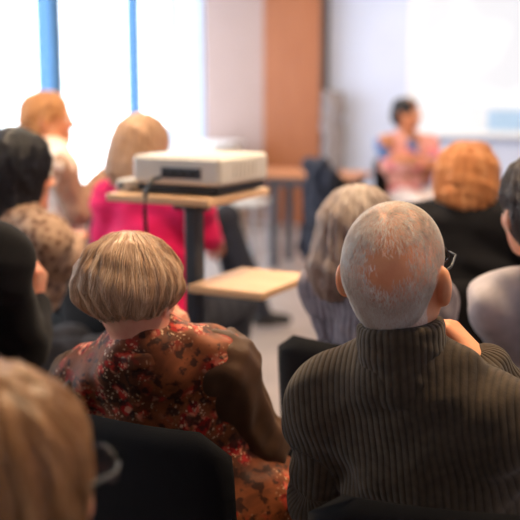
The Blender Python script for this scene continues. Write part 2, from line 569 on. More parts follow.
# ------------------------------------------------------------------ chairs
def make_chair(label):
    r = empty('stacking_chair', (0, 0, 0), 0, label, 'chair')
    s = MB()
    # seat: rounded slab with a waterfall front
    n = 14; prof = []
    v = []; f = []
    def panel(mb, w, h, rad, o, ex, ey, nn, th, curve=0., nx=16, ny=10):
        """rounded, slightly curved upholstered panel"""
        gv = []; 
        for side in (0, 1):
            for j in range(ny + 1):
                for i in range(nx + 1):
                    x = -w / 2 + w * i / nx; y = h * j / ny
                    # rounded corners: pull the row ends in
                    dy = max(0, rad - min(y, h - y)); ins = rad - math.sqrt(max(0, rad * rad - dy * dy))
                    xs = x * (w / 2 - ins) / (w / 2)
                    edge = min(1, min((w / 2 - ins - abs(xs)) / .02, min(y, h - y) / .02 + 1e-6)) 
                    edge = max(0, edge)
                    tz = th / 2 * math.sqrt(max(0, 1 - (1 - edge)**2)) * (1 if side else -1)
                    gv.append(o + ex * xs + ey * y + nn * (tz + curve * (1 - (2 * xs / w)**2)))
        m = (nx + 1) * (ny + 1)
        q = []
        for j in range(ny):
            for i in range(nx):
                a = j * (nx + 1) + i
                q.append((a, a + nx + 1, a + nx + 2, a + 1)); q.append((m + a, m + a + 1, m + a + nx + 2, m + a + nx + 1))
        ring = [i for i in range(nx + 1)] + [j * (nx + 1) + nx for j in range(1, ny + 1)] + [ny * (nx + 1) + i for i in range(nx - 1, -1, -1)] + [j * (nx + 1) for j in range(ny - 1, 0, -1)]
        for i in range(len(ring)):
            a, b = ring[i], ring[(i + 1) % len(ring)]
            q.append((a, b, m + b, m + a))
        mb.add(gv, q)
    A = lambda *x: np.array(x, float)
    sb = MB(); panel(sb, .44, .43, .05, A(0, -.2, .396), A(1, 0, 0), nrm((0, 1, .04)), nrm((0, -.04, 1)), .05)
    sb.build('seat', M['black_fabric'], r, True)
    bb = MB(); panel(bb, .45, .40, .055, A(0, -.235, .475), A(1, 0, 0), nrm((0, -.10, 1)), nrm((0, -1, -.10)), .036, .03)
    bb.build('backrest', M['black_fabric'], r, True)
    for sx in (-1, 1):
        MB().tube([(sx * .215, .17, .40), (sx * .22, .19, .2), (sx * .225, .21, .0)], .011).build('leg', M['chrome'], r, True)
        MB().tube([(sx * .215, -.17, .40), (sx * .22, -.21, .2), (sx * .225, -.25, .0)], .011).build('leg', M['chrome'], r, True)
        MB().tube([(sx * .20, .16, .383), (sx * .20, -.17, .383), (sx * .20, -.235, .40), (sx * .19, -.262, .46), (sx * .19, -.276, .56)], .010).build('side_rail', M['chrome'], r, True)
    MB().tube([(-.2, .12, .383), (.2, .12, .383)], .009).build('cross_bar', M['chrome'], r, True)
    return r
CH = [
 (.345, 1.60, 12, 'black padded chair under the bald man in the ribbed turtleneck'),
 (-.105, 1.95, 30, 'black padded chair whose rounded back shows behind the floral blouse'),
 (.375, 2.44, 32, 'black padded chair holding the woman in the ribbed grey sweater'),
 (.835, 2.22, 2, 'black padded chair behind the person in the pale lavender shirt'),
 (.70, 3.25, 12, 'black padded chair under the red-haired woman in black'),
 (-.43, 3.78, 30, 'black padded chair under the woman in the pink top'),
 (-.88, 3.08, 38, 'black padded chair under the woman with long black hair'),
 (-1.04, 2.30, 36, 'black padded chair under the person dressed all in black'),
 (-.55, 2.12, 32, 'empty black padded chair beside the floral-bloused woman'),
 (-.25, .88, 38, 'black padded chair under the long-haired person wearing glasses'),
 (-.90, 4.35, 65, 'black padded chair under the person in the beige top'),
 (-.72, 5.75, 76, 'black padded chair hidden behind the pink-clad woman, its sitter in black'),
 (1.22, 8.05, 165, 'black padded chair under the speaker with folded arms'),
]
chair0 = None
for x, y, yw, lab in CH:
    if chair0 is None:
        chair0 = make_chair(lab); chair0.location = (x, y, 0); chair0.rotation_euler = (0, 0, -radians(yw)); chair0['group'] = 'black audience chairs'
    else:
        dup(chair0, (x, y, 0), -radians(yw), lab, group='black audience chairs')

# ------------------------------------------------------------------ people
def add_hand(S, w, d, n, side, curl=(.5, .6, .4), s=1., sk=.006):
    d = nrm(d); n = nrm(np.asarray(n) - d * (np.asarray(n) @ d))
    l = np.cross(d, n) * (1 if side == 'R' else -1)
    for i, off in enumerate((.027, .009, -.009, -.026)):
        kn = w + d * (.088, .092, .088, .08)[i] * s + l * off * s
        S.cone(w + l * off * .55 * s + d * .01, kn, .016 * s, .0115 * s, .012)
        p = kn; a = 0; r = (.0095, .0098, .0092, .008)[i] * s
        for j in range(3):
            a += curl[j]
            L = ((.042, .047, .043, .033), (.026, .030, .028, .020), (.021, .023, .021, .018))[j][i] * s
            q = p + (d * cos(a) + n * sin(a) + l * off * 1.5) * L
            S.cone(p, q, r, r * .92, .004); p = q; r *= .92
    b = w + d * .02 * s + l * .022 * s
    k = b + nrm(d * .62 + l * .7 + n * .25) * .048 * s
    m = k + nrm(d * .9 + l * .15 + n * .4) * .034 * s
    e = m + nrm(d * .9 - l * .1 + n * .45) * .026 * s
    S.cone(b, k, .0155 * s, .012 * s, .012); S.cone(k, m, .011 * s, .010 * s, .004); S.cone(m, e, .010 * s, .0085 * s, .004)

def add_head(S, T, Rh, N, hs, neck_r=.056):
    E = lambda c, r, R=None, k=.02, m='u': S.ell(T(c), np.array(r) * hs, Rh if R is None else Rh @ R, k * hs, m)
    K = lambda a, b, ra, rb, k=.015, m='u': S.cone(T(a), T(b), ra * hs, rb * hs, k * hs, m)
    E((0, -.012, .03), (.077, .096, .086))
    E((0, -.045, .004), (.062, .055, .056), k=.03)
    E((0, .03, -.035), (.062, .062, .078), k=.03)
    for sx in (-1, 1):
        K((sx * .052, .0, -.05), (sx * .02, .072, -.095), .018, .014, .03)
        E((sx * .036, .066, -.03), (.024, .02, .022), k=.02)
        K((sx * .05, .074, .018), (sx * .012, .088, .016), .009, .010, .015)
    E((0, .076, -.1), (.02, .016, .016), k=.02)
    K((0, .088, .008), (0, .112, -.03), .007, .010, .012)
    for sx in (-1, 1): E((sx * .011, .1, -.035), (.009, .009, .008), k=.008)
    for sx in (-1, 1): E((sx * .031, .098, -.001), (.017, .014, .012), k=.012, m='s')
    E((0, .091, -.061), (.023, .010, .0055), k=.006); E((0, .089, -.071), (.02, .010, .0065), k=.006)
    E((0, .102, -.0655), (.022, .008, .0018), k=.004, m='s')
    for sx in (-1, 1):
        Re = rotz(sx * .5)
        E((sx * .083, -.012, -.014), (.011, .020, .032), Re, k=.01)
        E((sx * .077, -.004, -.036), (.009, .011, .013), Re, k=.008)
        E((sx * .101, -.002, -.006), (.008, .011, .02), Re, k=.006, m='s')
    S.cone(T((0, -.022, -.05)), N + np.array([0, 0, .02]), neck_r * .97 * hs, neck_r * 1.06 * hs, .03)

def person(label, loc, yaw, head, head_rot=(0, 0, 0), neck=None, shoulders=None, arms=None, s=1., hs=1., female=False,
           top=None, pants=None, skin='skin', hair=None, h=.006, hc=.006, legs=None, hipz=.572, shoe=None, sleeves=None, group=None, chest_yaw=None, stubble=None, shr=.056, neck_r=None, trap=.05):
    root = empty('person', (loc[0], loc[1], 0), -radians(yaw), label, 'person', group)
    Rr = rotz(-radians(yaw)); o = np.array([loc[0], loc[1], 0.])
    L = lambda x, y, z: o + Rr @ (np.array([x, y, z]) * np.array([s, s, 1]))
    yh, ph, rh = [radians(a) for a in head_rot]
    Rh = rotz(-yh) @ rotx(ph) @ roty(rh)
    Hc = np.asarray(head, float)
    T = lambda c: Hc + Rh @ (np.asarray(c, float) * hs)
    N = np.asarray(neck, float) if neck is not None else L(0, -.06, 1.03)
    H = L(0, 0, hipz)
    if shoulders is None:
        sw = (.165 if female else .185) * s
        Rc = rotz(-radians(yaw if chest_yaw is None else chest_yaw))
        SL, SR = N + Rc @ np.array([-sw, .01, -.055]), N + Rc @ np.array([sw, .01, -.055])
    else: SL, SR = [np.asarray(q, float) for q in shoulders]
    x = nrm(SR - SL); z = nrm(N - H); y = nrm(np.cross(z, x)); x = np.cross(y, z)
    Rt = np.stack([x, y, z], 1)
    mid = (SL + SR) / 2
    chest = mid * .62 + H * .38 + y * .01; waist = mid * .30 + H * .70
    wch = np.linalg.norm(SR - SL) / 2
    wide = (top or {}).get('wide', 1.)
    def torso(S, t):
        S.ell(chest, (wch * .92 * wide + t, .112 + t, .175 + t), Rt, .08)
        S.ell(waist, (wch * (.70 if female else .80) + t, .10 + t, .16 + t), Rt, .08)
        S.ell(H + np.array([0, 0, .01]), (.165 * s + t, .125 + t, .105 + t), Rr, .06)
        S.cone(SL, SR, shr + t, shr + t, .06)
        nb = N + y * .012
        S.cone(nb - z * .005, SL + z * .012, trap + t, .042 + t, .07); S.cone(nb - z * .005, SR + z * .012, trap + t, .042 + t, .07)
        if female:
            for sx in (-1, 1): S.ell(chest + Rt @ np.array([sx * .075, .085, .02]), (.062 + t, .055 + t, .062 + t), Rt, .04)
    arms = arms or {}
    AR = {}
    for sd, sx, Sh in (('L', -1, SL), ('R', 1, SR)):
        a = arms.get(sd, {})
        el = a.get('elbow', L(sx * .235, .04, .70)); wr = a.get('wrist', L(sx * .11, .26, .645))
        AR[sd] = (Sh, np.asarray(el, float), np.asarray(wr, float), a.get('dir', None), a.get('palm', np.array([0, 0, -1.])), a.get('curl', (.35, .45, .3)))
    def arm(S, sd, t, cuff=0.):
        Sh, el, wr = AR[sd][:3]
        S.cone(Sh, el, .050 * s + t, .039 * s + t, .03)
        S.cone(el, wr + nrm(wr - el) * cuff, .039 * s + t, .027 * s + t * .9, .02)
    lg = legs or {}
    kneesL = lg.get('kl', L(-.11, .42, .535)); kneesR = lg.get('kr', L(.11, .42, .535))
    ankL = lg.get('al', L(-.11, .30, .09)); ankR = lg.get('ar', L(.11, .30, .09))
    fd = Rr @ np.array([0, 1., 0])
    def leg(S, t, low=0.):
        for sx, kn, an in ((-1, kneesL, ankL), (1, kneesR, ankR)):
            hp = L(sx * .09, .04, hipz - .015)
            S.cone(hp, kn, .083 * s + t, .056 * s + t, .05)
            S.cone(kn, an + np.array([0, 0, low]), .056 * s + t, .038 + t, .03)
    def foot(S, t):
        for an in (ankL, ankR):
            S.cone(an + np.array([0, 0, -.03]), an + fd * .14 + np.array([0, 0, -.055]), .036 + t, .030 + t, .02)
            S.cone(an - fd * .03 + np.array([0, 0, -.05]), an + fd * .05 + np.array([0, 0, -.058]), .032 + t, .03 + t, .02)
    # --- the body: one continuous skin
    B = Solid()
    torso(B, -.004)
    for sd in 'LR':
        arm(B, sd, -.003)
        Sh, el, wr, dr, pn, cu = AR[sd]
        add_hand(B, wr, nrm(wr - el) if dr is None else dr, pn, sd, cu, .95 * s)
    leg(B, -.004); foot(B, -.004)
    add_head(B, T, Rh, N, hs, neck_r or (.053 if female else .06))
    bv, bf = B.mesh(h)
    obj('body', bv, bf, M[skin], root, attrs={'stubble': stubble((bv - Hc) @ Rh / hs)} if stubble else None)
    for sx in (-1, 1):
        q = MB(); c = T((sx * .031, .0865, -.001)); r = .0115 * hs
        vs = []; fs = []
        for i in range(7):
            th = pi * i / 6
            for k in range(10):
                vs.append(c + r * np.array([sin(th) * cos(k * .6283), sin(th) * sin(k * .6283), cos(th)]))
        for i in range(6):
            for k in range(10): fs.append((i * 10 + k, (i + 1) * 10 + k, (i + 1) * 10 + (k + 1) % 10, i * 10 + (k + 1) % 10))
        obj('eye', np.array(vs), fs, M['eye'], root)
    # --- clothes
    def uattr(v):
        q = (v - chest) @ Rt
        ut = q[:, 0] * 1.05
        best = np.abs(np.hypot(q[:, 0] / 1.45, q[:, 1]) - .1)
        best = np.full(len(v), .0); u = ut.copy()
        dt = Solid(); torso(dt, 0); dbest = dt.ev(v)
        for sd in 'LR':
            Sh, el, wr = AR[sd][:3]
            for a, b in ((Sh, el), (el, wr)):
                ax = nrm(b - a); e1 = nrm(np.cross(ax, y + .01)); e2 = np.cross(ax, e1)
                pa = v - a
                da = Solid().cone(a, b, .048, .036).ev(v) + .006
                m = da < dbest
                u[m] = np.arctan2(pa[m] @ e1, pa[m] @ e2) * .058
                dbest = np.minimum(dbest, da)
        return u
    tp = dict(mat='black_cloth', t=.014, fold=.0035, wl=.09, collar=None, name='sweater', seed=3)
    tp.update(top or {})
    G = Solid()
    torso(G, tp['t'])
    for sd in 'LR':
        if not sleeves: arm(G, sd, tp['t'], -.012)
    G.warp = folds(tp['seed'], tp['fold'], tp['wl']); G.amp = tp['fold'] * 2
    if tp.get('hem'): G.ell(H + np.array([0, 0, .04]), tp['hem'], Rr, .06)
    gv, gf = G.mesh(hc)
    g = obj(tp['name'], gv, gf, M[tp['mat']], root, attrs={'u': uattr(gv)})
    if tp['collar']:
        kind, hi_, rr = tp['collar']
        Q = Solid(); up = nrm(nrm(T((0, -.02, -.05)) - N) * .45 + np.array([0, 0, .55]))
        base = N + np.array([0, 0, .0])
        lowr = .03 if kind == 'turtle' else .0
        Q.cone(base - up * lowr, base + up * hi_, rr + (.006 if kind == 'turtle' else 0), rr, .01)
        if kind != 'turtle': Q.cut(base - up * .012, -up, .008)
        Q.cut(base + up * hi_, up, .008)
        if kind == 'turtle':
            Q.cone(base + up * (hi_ - .035), base + up * (hi_ - .004), rr + .004, rr + .004, .008)
            Q.cut(base + up * (hi_ + .006), up, .012)
        Q.warp = folds(9, .0012, .04); Q.amp = .003
        qv, qf = Q.mesh(min(hc, .004))
        e1 = nrm(np.cross(up, y)); e2 = np.cross(up, e1)
        obj('collar', qv, qf, M[tp['mat']], g, attrs={'u': np.arctan2((qv - base) @ e1, (qv - base) @ e2) * .07})
    if sleeves:
        for sd in 'LR':
            Q = Solid(); arm(Q, sd, sleeves['t'], -.012)
            ow = x * (-.02 if sd == 'L' else .02)
            Q.cone(AR[sd][0] + ow, AR[sd][0] * .75 + AR[sd][1] * .25, .050 * s + sleeves['t'], .047 * s + sleeves['t'], .03)
            Q.warp = folds(5, .004, .06); Q.amp = .008
            qv, qf = Q.mesh(hc)
            obj('sleeve', qv, qf, M[sleeves['mat']], root, attrs={'u': uattr(qv)})
    Q = Solid()
    Q.ell(H + np.array([0, 0, -.01]), (.168 * s + .012, .128 + .01, .10 + .008), Rr, .05)
    leg(Q, .011, -.0)
    Q.warp = folds(8, .003, .08); Q.amp = .006
    qv, qf = Q.mesh(max(hc, .008))
    obj('trousers', qv, qf, M[pants or 'dark_trousers'], root)
    for an in (ankL, ankR):
        Q = Solid()
        Q.cone(an + np.array([0, 0, -.03]), an + fd * .14 + np.array([0, 0, -.055]), .040, .034, .02)
        Q.cone(an - fd * .03 + np.array([0, 0, -.05]), an + fd * .05 + np.array([0, 0, -.058]), .036, .034, .02)
        Q.cut(an + np.array([0, 0, -.088]), (0, 0, -1), .006)
        qv, qf = Q.mesh(.008)
        obj('shoe', qv, qf, M[shoe or 'leather'], root)
    P = dict(root=root, T=T, Rh=Rh, Hc=Hc, hs=hs, N=N, y=y, Rt=Rt, chest=chest, H=H, L=L)
    if hair: hair(P)
    return P

def strands(P, S, n, length, r, crown, down=(0, 0, -1), keep=None, spread=.8, hm=.006, lift=.0025, wav=.15, seed=1, m=12, tint=(.5, .22)):
    """locks of hair that follow the surface of the hair solid S away from the crown"""
    g = np.random.default_rng(seed)
    v, f = S.mesh(hm)
    if keep is not None:
        pool = v[keep(v)]
    else: pool = v
    p = pool[g.integers(0, len(pool), n)] + g.normal(size=(n, 3)) * .003
    dn = nrm(down)
    L = length * g.uniform(.6, 1.15, n)
    pts = []; nor = []
    sidew = g.normal(size=n) * wav
    for i in range(m):
        gr = S.grad(p)
        p = p - gr * (S.full(p))[:, None]
        lf = lift * (g.uniform(.2, 1, n) if i == 0 else 1)
        if i == 0: lifts = lf
        pts.append(p + gr * lifts[:, None]); nor.append(gr)
        a = p - crown; a /= np.linalg.norm(a, axis=1, keepdims=True) + 1e-9
        t = a * spread + dn * (1.0 - .4 * spread)
        t = t - gr * np.einsum('ij,ij->i', t, gr)[:, None]
        sd = np.cross(gr, t)
        t = t + sd * (sidew * np.sin(i * .7 + sidew * 40))[:, None]
        t /= np.linalg.norm(t, axis=1, keepdims=True) + 1e-9
        p = p + t * (L / (m - 1))[:, None]
    X = np.stack(pts, 1); NN = np.stack(nor, 1)
    Tn = np.gradient(X, axis=1); Tn /= np.linalg.norm(Tn, axis=2, keepdims=True) + 1e-9
    Bn = np.cross(Tn, NN); Bn /= np.linalg.norm(Bn, axis=2, keepdims=True) + 1e-9
    tap = np.clip(np.minimum(np.linspace(.35, 3, m), np.linspace(3.2, .15, m)), 0, 1)
    rr = (r * g.uniform(.6, 1.4, n))[:, None, None] * tap[None, :, None]
    ring = np.stack([X + Bn * rr, X + NN * rr * .8, X - Bn * rr], 2).reshape(-1, 3)     # n,m,3 corners
    base = (np.arange(n)[:, None] * m + np.arange(m - 1)[None]).reshape(-1) * 3
    q = np.concatenate([np.stack([base + a, base + 3 + a, base + 3 + b, base + b], 1) for a, b in ((0, 1), (1, 2), (2, 0))])
    # tint: clumped by position so neighbouring strands share a tone
    cl = np.sin(X[:, 0] @ np.array([90., 70, 40]) + 3 * np.sin(X[:, 0] @ np.array([31., -47, 22])))
    tn = np.clip(tint[0] + tint[1] * (.7 * cl + .6 * g.normal(size=n)), 0, 1)
    return ring, q, np.repeat(tn, m * 3)

def hair_part(P, S, mat, crown, n, length, r, hm=.005, shell=True, name='hair', shell_tint=.35, **kw):
    ring, q, tn = strands(P, S, n, length, r, crown, hm=hm, **kw)
    if shell:
        v, f = S.mesh(hm)
        loc = (v - P['Hc']) @ P['Rh']
        az = np.arctan2(loc[:, 0], -loc[:, 1])
        st = np.clip(shell_tint + .2 * np.sin(az * 26 + 2 * np.sin(az * 7) + 4 * loc[:, 2]), 0, 1)
        V = np.concatenate([v, ring]); F = [f, q + len(v)]; A = np.concatenate([st, tn])
    else: V, F, A = ring, [q], tn
    return obj(name, V, F, M[mat], P['root'], attrs={'tint': A})

def hair_solid(P, ells, cuts=(), grooves=.0015, ng=24, lump=.0, seed=1):
    S = Solid(); T, Rh, hs = P['T'], P['Rh'], P['hs']
    for c, r, *k in ells: S.ell(T(c), np.array(r) * hs, Rh, (k[0] if k else .04))
    for c, r, *k in cuts: S.ell(T(c), np.array(r) * hs, Rh, (k[0] if k else .015), 's')
    fo = folds(seed, lump, .045) if lump else None
    def w(X):
        loc = (X - P['Hc']) @ Rh
        az = np.arctan2(loc[..., 0], -loc[..., 1] - .01)
        d = grooves * np.sin(az * ng + 2.2 * np.sin(az * 5 + loc[..., 2] * 18)) * np.clip(np.hypot(loc[..., 0], loc[..., 1]) / .07, 0, 1)
        return d + fo(X) if fo else d
    S.warp = w; S.amp = grooves + 2 * lump
    return S
FACE = ((0, .125, -.045), (.072, .085, .115), .02)

def bob(mat, n=2600, r=.0009, h=.0045, long=0., scale=1., length=.13, lump=.0025, seed=2, cutface=FACE, side=.0):
    def f(P):
        e = [((0, -.014, .034), (.094 * scale, .112 * scale, .094 * scale)), ((0, -.03, -.03), (.097 * scale + side, .095 * scale, .072 + long * .3), .05)]
        if long:
            for k in range(3):
                e.append(((0, -.045, -.06 - long * (k + 1) / 3), (.092 * scale + side, .07, .07), .05))
        else: e.append(((0, -.055, -.07), (.066, .052, .052), .04))
        S = hair_solid(P, e, [cutface], .0016, 22, lump, seed)
        crown = P['T']((.01, -.045, .13))
        hair_part(P, S, mat, crown, n, length, r, h, seed=seed)
    return f

# ------------------------------------------------------------------ cloth, hair and other materials of the people
M['black_cloth'] = M_cloth('black_wool', srgb(22, 21, 24), .9, 500)
M['dark_trousers'] = M_cloth('charcoal_trousers', srgb(44, 45, 54), .85, 500)
M['grey_trousers'] = M_cloth('grey_trousers', srgb(92, 92, 102), .85, 500)
M['brown_cloth'] = M_cloth('dark_brown_trousers', srgb(58, 44, 34), .85, 500)
M['pale_trousers'] = M_cloth('pale_trousers', srgb(214, 200, 196), .85, 500)
M['pink_cloth'] = M_cloth('raspberry_knit', srgb(214, 28, 88), .85, 500)
M['lavender'] = M_cloth('pale_lavender_jersey', srgb(196, 184, 184), .85, 500)
M['white_shirt'] = M_cloth('window_lit_beige_cotton', srgb(228, 212, 200), .85, 500)  # torso of a beige top, window overexposure put into its colour
M['tan_cloth'] = M_cloth('tan_top_sleeve', srgb(160, 128, 108), .9, 400)
M['brown_sleeve'] = M_cloth('brown_satin_sleeve', srgb(84, 58, 40), .5, 300, .0006)
M['navy_coat'] = M_cloth('blue_black_coat', srgb(34, 38, 52), .9, 400)
M['grey_cloth'] = M_cloth('grey_brown_cloth', srgb(140, 132, 134), .9, 400)
M['rib_brown'] = M_rib('brown_rib_knit', srgb(80, 67, 53), .0115, srgb(66, 55, 43), .0018)
M['rib_grey'] = M_rib('grey_rib_knit', srgb(150, 140, 148), .022, srgb(92, 84, 94), .004)

t = NT('floral_satin', .6, .3)
co = t.coord()
g1 = t.noise(co, 9, 4, .6)
base = t.ramp(g1, [(.34, srgb(58, 30, 18)), (.48, srgb(112, 58, 28)), (.60, srgb(150, 80, 42)), (.72, srgb(74, 40, 22))])
def voro(scale, feat='F1'):
    x = t.n('ShaderNodeTexVoronoi', feature=feat); x.inputs['Scale'].default_value = scale
    wob = t.n('ShaderNodeVectorMath', operation='MULTIPLY_ADD'); nz = t.n('ShaderNodeTexNoise'); nz.inputs['Scale'].default_value = 28
    t.l(co, nz.inputs['Vector']); t.l(nz.outputs['Color'], wob.inputs[0]); wob.inputs[1].default_value = (.03, .03, .03); t.l(co, wob.inputs[2])
    t.l(wob.outputs[0], x.inputs['Vector']); return x
v1 = voro(30); v2 = voro(84); v3 = voro(120)
cl = t.noise(co, 6.5, 2)
zone = t.ramp(cl, [(.44, (0, 0, 0, 1)), (.53, (1, 1, 1, 1))])
red = t.ramp(v2.outputs['Color'], [(.15, srgb(110, 14, 12)), (.38, srgb(186, 30, 24)), (.62, srgb(214, 58, 42)), (.85, srgb(228, 150, 116))])
petal = t.ramp(v1.outputs['Distance'], [(.42, (1, 1, 1, 1)), (.55, (0, 0, 0, 1))])
c1 = t.mixc(t.math('MULTIPLY', zone, petal), base, red)
spk = t.ramp(v3.outputs['Distance'], [(.22, (1, 1, 1, 1)), (.34, (0, 0, 0, 1))])
spz = t.math('MULTIPLY', t.math('MULTIPLY', spk, zone), t.ramp(t.noise(co, 33, 2), [(.44, (0, 0, 0, 1)), (.5, (1, 1, 1, 1))]))
c2 = t.mixc(spz, c1, srgb(232, 188, 150))
dk = t.math('MULTIPLY', t.ramp(t.noise(co, 46, 4), [(.53, (0, 0, 0, 1)), (.60, (1, 1, 1, 1))]), .85)
t.base(t.mixc(dk, c2, srgb(46, 22, 14)))
M['floral'] = t.m

t = NT('brown_print', .85, .2)
co = t.coord()
x = t.n('ShaderNodeTexVoronoi'); x.inputs['Scale'].default_value = 42; t.l(co, x.inputs['Vector'])
t.base(t.ramp(x.outputs['Distance'], [(.15, srgb(92, 66, 54)), (.4, srgb(140, 108, 90)), (.6, srgb(178, 148, 126))]))
M['brown_print'] = t.m
t = NT('pink_print', .85, .2)
co = t.coord()
x = t.n('ShaderNodeTexVoronoi'); x.inputs['Scale'].default_value = 9; t.l(co, x.inputs['Vector'])
t.base(t.ramp(x.outputs['Color'], [(.2, srgb(206, 120, 130)), (.4, srgb(222, 160, 150)), (.6, srgb(176, 120, 90)), (.75, srgb(86, 118, 170)), (.9, srgb(236, 200, 190))], 'CONSTANT'))
M['pink_print'] = t.m

M['h_blonde'] = M_hair('ash_blonde_hair', srgb(150, 105, 76), srgb(214, 172, 134), srgb(248, 226, 198))
M['h_grey'] = M_hair('cropped_grey_hair', srgb(190, 166, 146), srgb(232, 214, 198), srgb(252, 246, 238), .5)
M['h_greyblonde'] = M_hair('grey_blonde_hair', srgb(120, 101, 90), srgb(186, 165, 152), srgb(228, 213, 204))
M['h_red'] = M_hair('copper_hair', srgb(158, 92, 52), srgb(220, 146, 88), srgb(250, 206, 158))
M['h_steel'] = M_hair('dark_grey_hair', srgb(60, 54, 54), srgb(100, 92, 90), srgb(150, 142, 138))
M['h_light'] = M_hair('light_brown_hair', srgb(150, 112, 86), srgb(208, 168, 136), srgb(236, 206, 178))
M['h_black'] = M_hair('black_hair', srgb(18, 17, 21), srgb(34, 33, 40), srgb(60, 60, 72))
M['h_ginger'] = M_hair('sandy_hair', srgb(172, 118, 74), srgb(220, 160, 104), srgb(240, 190, 138))
M['h_golden'] = M_hair('golden_brown_hair', srgb(112, 72, 38), srgb(176, 124, 74), srgb(224, 184, 136))
t = NT('spectacle_lens', .05, .5); t.b.inputs['Transmission Weight'].default_value = 1.; t.b.inputs['IOR'].default_value = 1.1
t.base((.95, .97, 1, 1)); M['lens'] = t.m

def glasses(P, mat, label=None):
    T = P['T']; m = MB()
    for sx in (-1, 1):
        ring = [T((sx * .033 + .025 * cos(a) * (1 if sx > 0 else -1), .118 - .006 * abs(cos(a)), -.004 + .019 * sin(a))) for a in np.linspace(0, 2 * pi, 17)]
        m.tube(ring, .0017, 6, False)
        m.tube([T((sx * .058, .113, .003)), T((sx * .074, .095, .004)), T((sx * .0835, .03, .006)), T((sx * .079, .0, .006)), T((sx * .074, -.02, .0))], .0022, 6)
    m.tube([T((-.009, .118, .0)), T((0, .121, .004)), T((.009, .118, .0))], .0017, 6)
    g = m.build('glasses', M[mat], P['root'], True, local=False)
    for sx in (-1, 1):
        q = MB()
        ring = [T((sx * .033 + .024 * cos(a), .1175 - .006 * abs(cos(a)), -.004 + .0185 * sin(a))) for a in np.linspace(0, 2 * pi, 17)[:-1]]
        ring2 = [p + P['Rh'] @ np.array([0, .0015, 0]) for p in ring]
        q.add(ring + ring2, [tuple(range(16)), tuple(reversed(range(16, 32)))] + [(i, 16 + i, 16 + (i + 1) % 16, (i + 1) % 16) for i in range(16)])
        q.build('lens', M['lens'], g, False, local=False)
    return g

# ------------------------------------------------------------------ the bald man in the ribbed turtleneck
def crop_density(q):
    """how thickly the cropped hair stands at a point of the head (0 bald .. 1)"""
    wob = .10 * np.sin(q[:, 0] * 120 + 3 * q[:, 2] * 60) + .08 * np.sin(q[:, 2] * 170 + 20 * q[:, 0])
    patch = np.sqrt(((q[:, 0] - .022) / .066)**2 + ((q[:, 2] - .042) / .060)**2) + wob * .6
    d = np.where(q[:, 1] < 0, np.clip((patch - .32) / 1.0, 0, 1)**1.2, 1.)
    top = np.clip((q[:, 2] - .085) / .03, 0, 1)
    d = d * (1 - .35 * top)
    ear = (np.abs(q[:, 0]) > .05) & (np.abs(q[:, 1] + .008) < .026) & (q[:, 2] < .024)
    ok = (q[:, 2] > -.082 - .012 * np.cos(q[:, 0] * 90)) & (q[:, 1] < .055 + .4 * np.clip(q[:, 2] - .03, -.1, .08)) & ~ear
    return d * ok
def hair_cropped(P):
    S = hair_solid(P, [((0, -.012, .03), (.0775, .0965, .0865)), ((0, -.045, .004), (.063, .056, .057), .03), ((0, -.042, -.045), (.050, .044, .045), .03)], (), 0, 1)
    g = np.random.default_rng(4)
    keep = lambda v: g.uniform(size=len(v)) < .02 + .98 * crop_density((v - P['Hc']) @ P['Rh'] / P['hs']) - .03 * (crop_density((v - P['Hc']) @ P['Rh'] / P['hs']) == 0)
    hair_part(P, S, 'h_grey', P['T']((0, -.05, .09)), 30000, .010, .00034, .0024, shell=False, keep=keep, lift=.0022, m=4, wav=.5, tint=(.66, .25))
hA = W(396, 272, 1.61)
A = person('bald man with cropped grey hair in a brown ribbed turtleneck, one fist at his chin', (.34, 1.64), 14, hA, (25, 9, 0),
   legs=dict(kl=np.array([.29, 1.99, .535]), kr=np.array([.49, 1.97, .535]), al=np.array([.29, 1.86, .09]), ar=np.array([.47, 1.85, .09])),
   neck=W(403, 361, 1.595), shoulders=(W(333, 406, 1.68), W(492, 428, 1.57)),
   arms={'L': dict(elbow=W(322, 500, 1.72), wrist=W(380, 560, 1.95)),
         'R': dict(elbow=W(532, 452, 1.66), wrist=W(481, 364, 1.66), dir=W(450, 328, 1.68) - W(481, 364, 1.66), palm=np.array([-.75, .3, .1]), curl=(.7, 1.2, .7))},
   s=1.0, hs=1.01, neck_r=.052, trap=.040, top=dict(mat='rib_brown', t=.02, fold=.004, wl=.08, collar=('turtle', .062, .068), name='turtleneck', seed=6),
   pants='dark_trousers', skin='skin_stubbled', stubble=lambda q: .8 * crop_density(q), hair=hair_cropped, h=.004, hc=.0045)
glasses(A, 'black_plastic')

